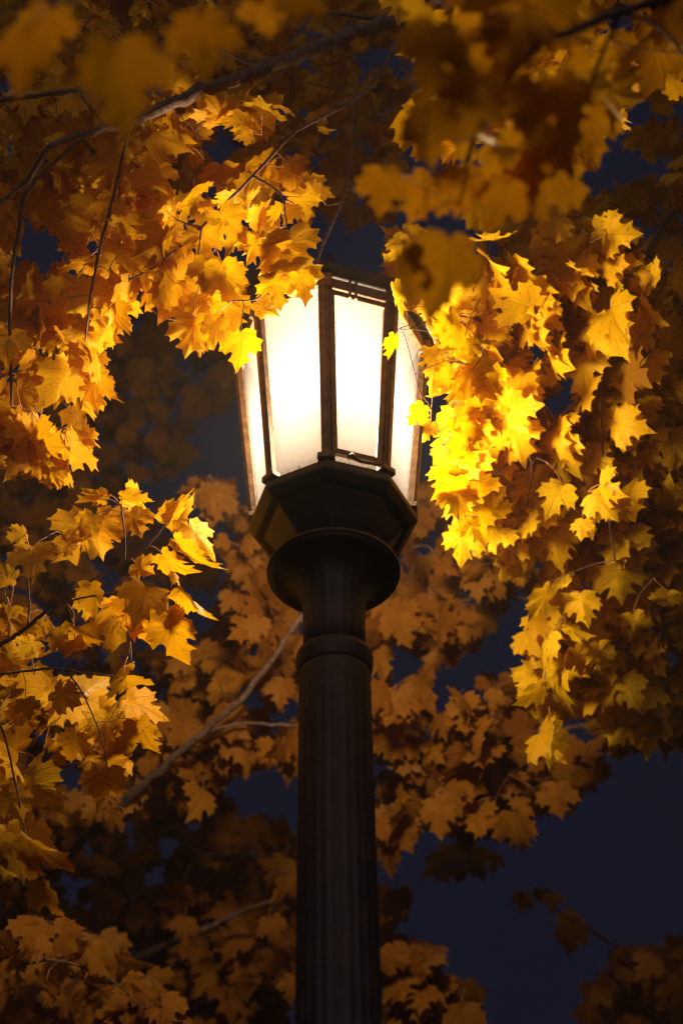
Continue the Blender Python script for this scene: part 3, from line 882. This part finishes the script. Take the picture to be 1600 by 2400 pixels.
b.heroes([
 (939, 564, 915, 622, 3.60, 60, .4), (944, 542, 1015, 602, 3.65, 96, .3), (1227, 612, 1220, 680, 4.00, 62, .7), (1176, 676, 1238, 752, 3.98, 80, .6),
 (1130, 775, 1141, 872, 3.95, 96, .1), (921, 666, 934, 758, 3.42, 34, .0), (925, 786, 921, 849, 3.40, 38, .0), (1005, 720, 985, 760, 3.50, 52, .0),
 (991, 952, 956, 1003, 3.45, 60, .0), (1035, 850, 985, 920, 3.45, 80, .0), (1180, 1052, 1185, 1118, 4.03, 98, .6), (1258, 983, 1256, 1036, 4.04, 82, .9),
 (1180, 929, 1185, 1044, 3.99, 84, .0), (1080, 1151, 1093, 1222, 3.91, 96, .5), (1088, 1244, 1075, 1320, 3.95, 95, .4), (1198, 1256, 1185, 1352, 4.00, 100, .4),
 (1245, 1261, 1240, 1352, 4.00, 80, .3), (1303, 1234, 1304, 1335, 4.00, 118, .9), (1235, 1184, 1269, 1247, 4.04, 78, .2), (1214, 1217, 1218, 1258, 4.00, 76, .8),
 (1402, 941, 1404, 1023, 4.00, 116, .6), (1458, 876, 1510, 950, 4.04, 96, .6), (1413, 1054, 1384, 1157, 4.00, 96, 1.0), (1440, 1318, 1466, 1420, 4.04, 118, .5),
 (1288, 1376, 1236, 1472, 4.00, 44, .2), (1324, 1470, 1402, 1486, 4.00, 40, .2), (1293, 1483, 1236, 1560, 4.00, 44, .2), (1270, 1600, 1213, 1677, 4.04, 46, .2),
 (1320, 1545, 1290, 1684, 4.04, 64, .4), (1565, 1385, 1556, 1445, 4.00, 84, .7), (1290, 1700, 1286, 1826, 4.00, 34, .2), (1340, 1403, 1310, 1470, 4.00, 88, .4),
 (1360, 1390, 1370, 1460, 4.00, 90, .5), (1060, 960, 1040, 1050, 3.93, 86, .0), (1120, 880, 1110, 970, 3.98, 90, .1), (1080, 1040, 1045, 1110, 3.95, 80, .0),
 (1150, 1010, 1120, 1090, 3.96, 84, .0), (1080, 790, 1050, 860, 3.91, 84, .0), (1120, 1110, 1160, 1170, 3.98, 84, .2), (1200, 820, 1240, 900, 4.00, 84, .3),
 (1300, 1160, 1350, 1210, 4.00, 100, .4), (1330, 1080, 1370, 1150, 4.04, 96, .5), (1010, 990, 985, 1035, 3.62, 56, .0), (1050, 1090, 1035, 1165, 3.92, 84, .1),
 (1300, 1290, 1275, 1360, 4.04, 70, .3), (1330, 1340, 1280, 1400, 4.04, 54, .3), (1345, 1520, 1380, 1590, 4.04, 80, .5), (1400, 1510, 1420, 1590, 4.00, 84, .7),
 (1480, 1440, 1500, 1520, 4.04, 90, .7), (1290, 860, 1300, 940, 4.00, 90, .4), (1350, 780, 1330, 850, 4.04, 84, .5)])
PR = [(900, 545), (1010, 560), (1080, 620), (1180, 520), (1260, 560), (1330, 470), (1450, 520), (1500, 600), (1640, 640), (1640, 1700), (1540, 1720), (1430, 1740), (1400, 1640), (1330, 1720),
      (1290, 1800), (1268, 1740), (1250, 1640), (1222, 1620), (1235, 1450), (1300, 1330), (1240, 1330), (1200, 1340), (1130, 1320), (1080, 1310), (1045, 1260), (1035, 1150),
      (1045, 1100), (1010, 1030), (1005, 980), (985, 930), (1000, 850), (960, 780), (920, 700)]
HR = [(1410, 1480, 26), (1320, 770, 14), (1075, 880, 10), (1290, 1120, 22), (1230, 1150, 16), (1440, 960, 24), (1470, 1390, 16), (1060, 640, 20), (1370, 560, 12), (1500, 780, 18), (1340, 960, 12)]
b.fill(PR, 4.04, 4.18, 155, (3, 5), (0.09, 0.115), HR, 0.8, slope=(0.1, 0.45), lampw=.9)
b.fill([(1000, 780), (1150, 640), (1350, 700), (1450, 900), (1450, 1300), (1200, 1300), (1060, 1230), (1060, 1100), (1010, 1000), (1000, 880)], 3.85, 4.0, 10, (2, 4), (0.085, 0.11), HR, 0.8, lampw=.6)
b.fill([(985, 750), (1090, 700), (1160, 800), (1150, 1240), (1060, 1260), (1040, 1120), (1050, 1080), (1005, 1030), (1000, 880)], 3.28, 3.45, 12, (2, 4), (0.075, 0.095), [(1075, 880, 12)], 0.8, spread=.055)
b.build('brightest yellow curtain of leaves beside the glass')

b = Bough(tA, M_LEAF_ORANGE)        # far right, dimmer
b.spine3([np.array([3.3, 5.3, 4.4]), at(1900, 900, 5.0), at(1720, 900, 4.6), at(1600, 930, 4.4)], [.035, .02, .014, .01], 8)
b.spine([(1600, 930, 4.4, 12), (1538, 965, 4.3, 12), (1527, 1068, 4.2, 9), (1570, 1153, 4.2, 8), (1592, 1242, 4.2, 7), (1560, 1400, 4.2, 5), (1540, 1520, 4.2, 4)])
b.spine([(1640, 440, 4.6, 16), (1550, 530, 4.4, 13), (1468, 663, 4.3, 8), (1371, 633, 4.2, 6), (1325, 587, 4.15, 6), (1290, 546, 4.15, 4)])
b.spine([(1700, 700, 4.9, 20), (1670, 560, 4.7, 18), (1640, 440, 4.6, 16)])
b.spine3([at(1720, 900, 4.6), at(1700, 700, 4.9)], [.012, .012])
b.spine([(1325, 587, 4.15, 5), (1361, 500, 4.15, 4)])
b.fill([(1130, 470), (1300, 440), (1480, 470), (1560, 520), (1640, 560), (1640, 1720), (1500, 1700), (1420, 1620), (1450, 1200), (1400, 800), (1200, 620)], 4.35, 4.75, 80, (3, 5), (0.10, 0.13), HR + [(1500, 500, 20)], .8, lampw=.6)
b.heroes([(1500, 430, 1530, 560, 4.6, 120, .9), (1560, 560, 1540, 650, 4.4, 110, .9)])
b.fill([(1530, 200), (1640, 200), (1640, 480), (1560, 470), (1510, 350)], 4.4, 4.7, 9, (3, 4), (0.10, 0.13), [], .8)
b.build('dimmer leaves at the far right')

# ---- near tree: blurred leaves between the camera and the lamp
tF = make_tree((1.9, 0.1, 0), 'closest maple, its dark blurred leaves hanging in front along the top', [(1.9, 0.1, -0.1), (1.88, 0.12, 1.2), (1.8, 0.2, 2.4), (1.72, 0.35, 3.6), (1.7, .4, 5)], [0.2, 0.15, 0.13, 0.11, .08])
b = Bough(tF, M_LEAF_ORANGE)
b.spine3([np.array([1.75, 0.3, 3.2]), at(1980, -150, 2.0), at(1700, -60, 2.0), at(1450, 30, 2.05), at(1250, 120, 2.1), at(1120, 300, 2.15), at(1075, 480, 2.1)], [.03, .02, .012, .007, .005, .004, .002], 8)
b.spine([(1450, 30, 2.05, 12), (1380, 200, 2.1, 9), (1330, 330, 2.15, 7), (1290, 420, 2.15, 5)])
b.spine([(1450, 30, 2.05, 12), (1540, 60, 2.2, 9), (1600, 130, 2.4, 6)])
b.heroes([
 (958, 582, 956, 750, 1.95, 92, .9), (1052, 560, 1036, 760, 2.0, 200, .7), (1290, 380, 1230, 560, 2.2, 210, .7), (1180, 330, 1280, 480, 2.2, 190, .6),
 (900, 400, 880, 520, 2.1, 120, 1.0), (1010, 420, 960, 540, 2.2, 130, .9), (1540, 60, 1540, 240, 2.75, 150, .6), (1380, 130, 1370, 260, 2.4, 130, .6),
 (1330, 60, 1350, 160, 2.4, 120, .6), (1430, 90, 1470, 190, 2.6, 120, .6), (1020, 60, 990, 240, 1.7, 200, 1.0), (1120, 180, 1060, 340, 1.8, 180, .9),
 (1230, 30, 1170, 180, 1.9, 160, 1.0), (1070, 120, 1100, 300, 2.0, 170, .9), (1290, 190, 1330, 330, 2.1, 140, .9), (1360, 250, 1400, 340, 2.2, 110, .6),
 (1000, 250, 980, 400, 1.9, 150, .9), (1200, 200, 1240, 350, 2.0, 160, 1.0), (1300, 300, 1350, 420, 2.1, 130, .9), (1190, 430, 1150, 560, 2.1, 140, .9), (1560, 20, 1630, 120, 2.5, 150, .7), (1090, 400, 1070, 520, 2.1, 130, 1.0)])
b.fill([(930, -60), (1480, -60), (1480, 200), (1420, 330), (1330, 450), (1130, 480), (1000, 480), (930, 300)], 2.1, 2.7, 11, (3, 4), (0.08, 0.105), [(1440, 420, 80), (1060, 500, 30)], .6, spread=.06)
b.fill([(930, -60), (1640, -60), (1640, 200), (1480, 260), (1400, 380), (1330, 450), (1130, 480), (1000, 480), (930, 300)], 2.9, 3.5, 30, (3, 5), (0.08, 0.105), [(1440, 420, 90), (1060, 500, 40)], .7)
b.build('blurred bunch of leaves above the right of the lantern')
b = Bough(tF, M_LEAF_ORANGE)
b.spine3([np.array([1.7, 0.42, 4.4]), at(1300, -900, 1.9), at(900, -500, 1.6), at(650, -160, 1.5), at(400, -60, 1.5), at(150, -20, 1.5)], [.02, .012, .008, .005, .004, .003], 8)
b.spine([(650, -160, 1.5, 12), (560, 0, 1.5, 8), (520, 60, 1.5, 6)])
b.heroes([
 (270, 110, 320, 330, 1.45, 220, .9), (470, 40, 480, 190, 1.7, 170, .9), (120, 20, 100, 150, 1.8, 140, 1.0), (610, 10, 625, 110, 1.9, 120, 1.0),
 (60, 80, 40, 220, 1.6, 150, 1.0), (700, -20, 690, 80, 1.6, 130, 1.0)])
b.build('very blurred leaves at the top left')

# ---- left tree: in-focus spray left of the post
tB = make_tree((-2.7, 3.4, 0), 'maple at the left with sharp lemon lit leaves below lantern height', [(-2.7, 3.4, -0.1), (-2.66, 3.4, 1.4), (-2.6, 3.42, 2.8), (-2.5, 3.45, 4.2), (-2.4, 3.5, 5.5)], [0.22, 0.16, 0.14, 0.12, 0.08])
b = Bough(tB, M_LEAF_OLIVE)
b.spine3([np.array([-2.62, 3.42, 2.5]), at(-900, 1750, 3.7), at(-350, 1620, 3.55), at(0, 1513, 3.5)], [.03, .018, .009, .0055], 8)
b.spine([(0, 1513, 3.5, 11), (65, 1470, 3.5, 9), (124, 1420, 3.5, 8), (224, 1355, 3.5, 7), (289, 1320, 3.5, 7), (348, 1276, 3.5, 6), (393, 1220, 3.5, 6), (424, 1172, 3.5, 4)])
b.spine([(292, 1318, 3.5, 5), (293, 1260, 3.48, 4.5), (284, 1185, 3.46, 4)])
b.spine([(65, 1468, 3.5, 6), (70, 1417, 3.5, 5), (62, 1324, 3.48, 4), (70, 1285, 3.46, 3)])
b.spine([(124, 1422, 3.5, 5), (200, 1400, 3.48, 4.5), (285, 1388, 3.46, 4), (340, 1385, 3.45, 3.5), (420, 1378, 3.45, 3)])
b.heroes([
 (217, 1207, 175, 1266, 3.45, 74, .3), (241, 1215, 226, 1310, 3.48, 120, .8), (306, 1200, 344, 1272, 3.5, 92, .8), (286, 1165, 368, 1178, 3.45, 34, .2),
 (393, 1222, 436, 1127, 3.42, 66, .0), (395, 1226, 477, 1184, 3.42, 70, .0), (444, 1231, 516, 1313, 3.45, 84, .2), (411, 1269, 506, 1381, 3.4, 50, .0),
 (318, 1322, 372, 1364, 3.5, 92, .5), (382, 1298, 450, 1369, 3.5, 70, .6), (400, 1345, 436, 1368, 3.45, 24, .0), (345, 1378, 322, 1432, 3.4, 128, .1),
 (424, 1382, 506, 1484, 3.38, 48, .1), (394, 1444, 420, 1566, 3.42, 120, .5), (322, 1404, 293, 1506, 3.5, 112, .8), (213, 1369, 210, 1456, 3.48, 82, .4),
 (170, 1480, 255, 1518, 3.5, 44, .5), (308, 1556, 238, 1585, 3.45, 30, .1), (293, 1587, 308, 1640, 3.42, 132, .0), (77, 1282, 84, 1350, 3.48, 120, .5),
 (124, 1489, 164, 1527, 3.5, 60, .3), (176, 1500, 207, 1542, 3.5, 84, .7), (60, 1250, 20, 1262, 3.5, 60, .4), (230, 1170, 262, 1162, 3.5, 40, .3),
 (150, 1255, 185, 1320, 3.6, 100, .9), (394, 1444, 460, 1430, 3.42, 60, .1), (250, 1160, 175, 1200, 3.5, 40, .3), (20, 1450, 5, 1420, 3.5, 50, .4),
 (110, 1455, 88, 1500, 3.5, 44, .3), (20, 1540, 45, 1500, 3.5, 40, .5)])
b.fill([(-60, 1230), (80, 1230), (180, 1170), (300, 1160), (400, 1260), (430, 1340), (380, 1480), (300, 1490), (250, 1560), (-60, 1600)], 3.6, 3.9, 10, (2, 4), (0.09, 0.12), [(130, 1340, 26), (160, 1560, 20), (330, 1420, 16)], .7)
b.build('lemon lit spray of sharp leaves')
b = Bough(tB, M_LEAF_OLIVE)
b.spine3([np.array([-2.62, 3.42, 2.2]), at(-900, 1900, 3.7), at(-350, 1700, 3.55), at(0, 1580, 3.5)], [.03, .018, .009, .0055], 8)
b.spine([(0, 1580, 3.5, 7), (100, 1568, 3.5, 6), (155, 1570, 3.5, 5.5), (220, 1580, 3.5, 5), (290, 1588, 3.5, 4)])
b.spine([(155, 1570, 3.5, 5), (196, 1630, 3.5, 4), (235, 1720, 3.5, 3.5), (252, 1795, 3.5, 3)])
b.spine([(-80, 1640, 3.5, 8), (0, 1700, 3.5, 6), (40, 1850, 3.5, 5), (60, 1950, 3.5, 4), (95, 2060, 3.5, 3)])
b.heroes([
 (255, 1799, 222, 1911, 3.5, 118, .8), (326, 1687, 356, 1789, 3.5, 84, .5), (60, 1955, 172, 2058, 3.45, 50, .6), (97, 2069, 134, 2182, 3.45, 80, .9),
 (130, 1620, 200, 1660, 3.5, 90, .4), (60, 1640, 75, 1700, 3.5, 70, .3), (300, 1640, 400, 1690, 3.55, 92, .8), (20, 1860, 60, 1930, 3.5, 90, .9), (80, 1930, 20, 2080, 3.5, 120, .9), (180, 1720, 150, 1800, 3.55, 90, .7)])
b.fill([(-60, 1580), (280, 1600), (400, 1640), (400, 1700), (330, 1800), (240, 1860), (160, 1840), (60, 1960), (-60, 2060)], 3.6, 3.95, 18, (3, 4), (0.09, 0.12), [(125, 1675, 18), (160, 1900, 30)], .7)
b.fill([(-60, 1840), (60, 1900), (120, 2000), (60, 2100), (-60, 2140)], 3.6, 3.8, 6, (3, 4), (0.09, 0.12), [], .7)
b.build('dim lower spray of sharp leaves')
b = Bough(tB, M_LEAF_RUST)
b.spine3([np.array([-2.62, 3.42, 1.9]), at(-800, 2500, 4.2), at(-300, 2380, 4.1), at(0, 2280, 4.1)], [.025, .016, .01, .006], 8)
b.spine([(0, 2280, 4.1, 9), (120, 2250, 4.1, 7), (250, 2290, 4.1, 5), (330, 2360, 4.1, 4)])
b.heroes([(199, 2299, 240, 2365, 4.0, 92, .3), (215, 2225, 270, 2320, 4.1, 70, .4), (90, 2190, 80, 2240, 4.1, 90, .4), (180, 2230, 205, 2255, 4.1, 80, .4),
          (110, 2300, 70, 2340, 4.0, 84, .4), (300, 2290, 340, 2330, 4.1, 60, .4), (20, 2250, 40, 2300, 4.1, 80, .4), (355, 2320, 380, 2345, 4.1, 40, .4)])
b.fill([(-60, 2150), (100, 2150), (250, 2200), (350, 2270), (420, 2360), (420, 2460), (-60, 2460)], 4.2, 4.8, 24, (3, 5), (0.09, 0.12), [(190, 2350, 14)], .8)
b.build('dim amber spray in the bottom left corner')

# ---- tree behind the lamp
tC = make_tree((-3.0, 6.2, 0), 'soft focus amber maple with thick sloping branch, behind the post to its left', [(-3.0, 6.2, -0.1), (-2.95, 6.2, 1.5), (-2.85, 6.15, 3), (-2.8, 6.1, 4.4), (-2.7, 6.0, 6.5)], [0.25, 0.18, 0.16, 0.14, 0.09])
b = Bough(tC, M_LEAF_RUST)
b.spine3([np.array([-2.9, 6.17, 2.6]), at(-500, 2350, 5.6), at(-50, 2150, 5.5), at(200, 1960, 5.0), at(320, 1855, 4.85), at(460, 1730, 4.75), at(580, 1620, 4.7), at(700, 1455, 4.7), at(790, 1330, 4.8), at(900, 1200, 5.0)],
         [.04, .028, .022, .019, .016, .0125, .010, .008, .006, .004], 9)
b.spine([(460, 1730, 4.75, 8), (552, 1697, 4.75, 8), (705, 1702, 4.8, 8), (850, 1700, 5.1, 7), (1000, 1710, 5.1, 6), (1150, 1690, 5.1, 4)])
b.spine([(700, 1455, 5.0, 10), (860, 1480, 5.0, 8), (1000, 1500, 5.0, 6), (1120, 1490, 5.0, 4)])
b.spine([(320, 1855, 5.3, 14), (450, 1990, 5.3, 10), (560, 2000, 5.3, 7), (640, 2010, 5.3, 5)])
b.heroes([
 (566, 1779, 622, 1809, 4.9, 78, .2), (502, 1784, 513, 1865, 4.9, 76, .2), (459, 1830, 467, 1901, 5.0, 70, .3), (673, 1755, 680, 1832, 4.8, 76, .3),
 (178, 1920, 172, 1965, 5.2, 76, .3), (428, 2074, 403, 2130, 5.2, 66, .4), (510, 1600, 560, 1670, 4.8, 96, .0), (590, 1270, 595, 1335, 4.9, 78, .4),
 (434, 2151, 425, 2200, 5.2, 70, .6), (540, 1660, 520, 1715, 4.9, 70, .3)])
H_C = [(640, 1880, 55), (590, 1660, 40), (690, 1640, 16), (250, 2040, 110), (620, 2180, 30), (350, 2010, 30), (480, 1990, 24), (580, 1950, 20)]
b.fill([(430, 1130), (560, 1090), (600, 1180), (610, 1260), (640, 1380), (710, 1440), (710, 1700), (700, 1800), (640, 1800), (600, 1740), (500, 1860), (430, 1900), (330, 1900), (200, 1980), (60, 2040), (150, 1880), (330, 1800), (400, 1560), (520, 1480), (520, 1250)],
       4.8, 5.6, 95, (3, 5), (0.092, 0.12), H_C, .85, hi=False)
b.fill([(600, 1950), (710, 1920), (705, 2300), (560, 2460), (380, 2460), (400, 2250), (420, 2100), (500, 2050)], 5.5, 6.3, 34, (3, 5), (0.12, 0.15), H_C, .85, hi=False)
b.fill([(60, 1150), (400, 1150), (500, 1300), (450, 1500), (420, 1700), (300, 1800), (50, 1800), (-60, 1500)], 6.0, 6.8, 50, (3, 5), (0.12, 0.15), [], .8, hi=False)
b.fill([(-60, 1800), (330, 1850), (500, 1850), (700, 1950), (700, 2460), (-60, 2460)], 5.6, 6.3, 125, (3, 5), (0.105, 0.13), [(640, 1880, 60), (620, 2180, 30)], .8, hi=False)
b.build('thick sloping branch with soft amber leaves left of the post')

b = Bough(tC, M_LEAF_RUST)
b.spine3([np.array([-2.9, 6.17, 2.2]), at(-500, 2650, 5.6), at(0, 2380, 5.5), at(280, 2265, 5.4), at(470, 2180, 5.3), at(560, 2140, 5.3), at(690, 2095, 5.2), at(850, 2050, 5.2)], [.04, .03, .022, .016, .011, .010, .008, .004], 8)
b.heroes([(670, 2061, 670, 2150, 5.1, 80, .4), (560, 2290, 590, 2360, 5.2, 90, .6), (630, 2150, 650, 2210, 5.1, 76, .5), (690, 2290, 680, 2350, 5.1, 70, .5)])
b.fill([(300, 2200), (460, 2120), (560, 2170), (600, 2250), (610, 2460), (400, 2460)], 5.7, 6.5, 22, (3, 5), (0.12, 0.15), [(620, 2180, 30)], .85, hi=False)
b.build('lower branch with dim leaves left of the post')

tG = make_tree((3.3, 7.2, 0), 'soft focus maple with layered amber leaves right of the post, below the brightest leaves', [(3.3, 7.2, -0.1), (3.28, 7.2, 1.5), (3.2, 7.1, 3), (3.1, 7.0, 4.6), (3.0, 6.9, 6.5)], [0.24, 0.18, 0.15, 0.13, 0.09])
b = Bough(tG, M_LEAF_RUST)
b.spine3([np.array([3.22, 7.12, 3.0]), at(2000, 1900, 5.8), at(1700, 1750, 5.4), at(1450, 1700, 5.1), at(1250, 1720, 5.0), at(1050, 1740, 5.0), at(900, 1760, 5.0)], [.04, .025, .016, .011, .008, .006, .003], 8)
b.spine([(1250, 1720, 5.0, 7), (1230, 1830, 5.0, 5), (1206, 1900, 4.9, 4)])
b.heroes([
 (1206, 1908, 1226, 2018, 4.6, 112, .3), (1301, 1838, 1308, 1920, 4.7, 96, .3), (1375, 1806, 1380, 1888, 4.7, 96, .3), (1478, 1695, 1478, 1756, 4.7, 80, .5),
 (1090, 1795, 1092, 1860, 4.8, 90, .4), (900, 1720, 935, 1795, 4.8, 92, .2), (905, 1970, 909, 2068, 4.8, 84, .4), (1021, 1876, 1032, 1958, 4.7, 104, .3),
 (944, 1889, 944, 1980, 4.8, 96, .4), (1080, 1830, 1040, 1890, 4.8, 90, .5), (1120, 1880, 1118, 1965, 4.8, 80, .5), (1560, 1700, 1555, 1750, 4.9, 80, .6), (935, 2090, 940, 2190, 5.2, 76, .8)])
H_G = [(1140, 1540, 50), (1070, 1520, 22), (1190, 1420, 60), (1120, 1370, 40), (915, 1510, 26), (890, 1470, 14)]
b.fill([(860, 1590), (1000, 1610), (1080, 1590), (1230, 1590), (1260, 1680), (1330, 1760), (1430, 1640), (1480, 1640), (1640, 1640), (1640, 1740), (1560, 1740), (1490, 1740), (1410, 1780), (1370, 1860), (1300, 1890), (1210, 1940),
        (1120, 1960), (1000, 1930), (930, 1990), (860, 2020)], 4.75, 5.5, 90, (3, 5), (0.092, 0.12), H_G, .85, hi=False)
b.fill([(1060, 1950), (1190, 1950), (1190, 2010), (1080, 2060), (960, 2020)], 5.6, 6.2, 6, (3, 4), (0.10, 0.13), [], .85, hi=False)
b.fill([(890, 2080), (960, 2060), (960, 2190), (890, 2180)], 5.6, 6.2, 3, (3, 4), (0.10, 0.13), [], .85, hi=False)
b.build('layered amber leaves to the right of the post')
b = Bough(tG, M_LEAF_RUST)
b.spine3([np.array([3.2, 7.1, 3.4]), at(2000, 1500, 5.8), at(1700, 1480, 5.5), at(1400, 1440, 5.2), at(1200, 1400, 5.1), at(1000, 1420, 5.0), at(900, 1440, 5.0)], [.04, .025, .016, .011, .008, .006, .003], 8)
b.heroes([(1080, 1450, 1150, 1500, 4.8, 80, .3), (1080, 1470, 1100, 1520, 4.8, 80, .4), (930, 1450, 960, 1530, 4.8, 90, .3), (1110, 1330, 1130, 1380, 4.6, 70, .5), (1210, 1330, 1220, 1375, 4.5, 60, .5)])
b.fill([(860, 1430), (940, 1300), (960, 1120), (1050, 1120), (1060, 1320), (1150, 1380), (1190, 1500), (1110, 1500), (1060, 1540), (970, 1560), (860, 1590)], 4.9, 5.6, 34, (3, 5), (0.10, 0.13), H_G, .85, hi=False)
b.fill([(1040, 1280), (1230, 1300), (1260, 1360), (1200, 1400), (1100, 1390)], 4.9, 5.4, 8, (3, 5), (0.09, 0.12), [], .85, hi=False)
b.build('soft leaves close behind the lantern base')

# ---- far trees, dim
tE = make_tree((-4.6, 9.5, 0), 'far dim reddish maple seen through the gap left of the lit lantern', [(-4.6, 9.5, -0.1), (-4.55, 9.5, 2), (-4.4, 9.4, 4.5), (-4.2, 9.3, 6.5), (-4, 9.2, 9)], [0.28, 0.2, 0.18, 0.14, 0.08])
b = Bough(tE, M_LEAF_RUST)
b.spine3([np.array([-4.4, 9.4, 4.8]), at(-200, 1150, 8.2), at(100, 1050, 7.6), at(300, 950, 7.2), at(500, 850, 7.0), at(650, 760, 7.0)], [.07, .05, .035, .025, .015, .006], 8)
b.spine3([at(100, 1050, 7.6), at(250, 1150, 7.4), at(450, 1200, 7.2)], [.02, .014, .006])
b.spine3([at(300, 950, 7.2), at(200, 800, 7.2), at(330, 650, 7.2)], [.02, .014, .006])
b.fill([(-60, 1040), (200, 700), (360, 640), (700, 640), (600, 760), (560, 930), (480, 980), (460, 1060), (400, 1100), (300, 1200), (-60, 1300)], 6.6, 7.8, 110, (3, 5), (0.11, 0.14), [(490, 1040, 40)], .85, hi=False, spread=.11)
b.build()
tD = make_tree((5.2, 10.0, 0), 'far dim maple rising into the bottom right corner', [(5.2, 10.0, -0.1), (5.15, 10, 2), (5.05, 9.9, 4.5), (4.9, 9.8, 6.0)], [0.28, 0.2, 0.16, 0.08])
b = Bough(tD, M_LEAF_RUST)
b.spine3([np.array([5.1, 9.95, 3.4]), at(2200, 2500, 9.0), at(1850, 2420, 8.2), at(1600, 2330, 6.6), at(1430, 2300, 6.2)], [.07, .045, .03, .02, .01], 8)
b.spine3([at(1600, 2330, 6.6), at(1400, 2190, 6.2), at(1280, 2120, 6.2)], [.012, .008, .004])
b.fill([(1350, 2460), (1380, 2330), (1420, 2230), (1540, 2210), (1640, 2190), (1640, 2460)], 5.7, 6.6, 62, (3, 5), (0.085, 0.11), [], .85, hi=False, spread=.1)
b.fill([(1280, 2150), (1380, 2140), (1390, 2200), (1290, 2210)], 6.0, 6.4, 4, (2, 4), (0.10, 0.12), [], .85, hi=False, spread=.1)
b.fill([(1220, 2070), (1300, 2070), (1300, 2130), (1220, 2120)], 6.0, 6.3, 2, (2, 3), (0.10, 0.12), [], .85, hi=False, spread=.1)
b.build()
tH = make_tree((-1.2, 12.5, 0), 'far small maple whose dim crown shows low behind the post', [(-1.2, 12.5, -0.1), (-1.15, 12.5, 2), (-1.1, 12.4, 4.0), (-1.0, 12.3, 5.2)], [0.22, 0.16, 0.12, 0.06])
b = Bough(tH, M_LEAF_RUST)
b.spine3([np.array([-1.1, 12.4, 4.0]), at(400, 2560, 9.5), at(700, 2500, 8.0), at(950, 2400, 6.6)], [.07, .045, .03, .01], 8)
b.fill([(860, 2210), (960, 2190), (1030, 2250), (1110, 2330), (1140, 2460), (700, 2460)], 5.0, 5.5, 34, (3, 5), (0.11, 0.13), [], .85, hi=False, spread=.1)
b.build()

# ------------------------------------------------------------------ thin mist volume, added to lift dark tones and glow round the lamp
M_ADDED_HAZE = bpy.data.materials.new('added_mist')
M_ADDED_HAZE.use_nodes = True
t = M_ADDED_HAZE.node_tree
t.nodes.clear()
o_ = t.nodes.new('ShaderNodeOutputMaterial')
pv = t.nodes.new('ShaderNodeVolumePrincipled')
pv.inputs['Color'].default_value = (0.95, 0.9, 0.9, 1)
pv.inputs['Density'].default_value = 0.006
pv.inputs['Anisotropy'].default_value = 0.2
t.links.new(pv.outputs[0], o_.inputs['Volume'])
bm = bmesh.new()
bmesh.ops.create_cube(bm, size=1.0, matrix=Matrix.Translation((0, 0, 6.5)) @ Matrix.Diagonal((700, 700, 15.2, 1)))
tag(bm_obj('added_haze', bm, M_ADDED_HAZE), kind='stuff', label='thin mist added to lift dark tones and glow faintly around the lantern')
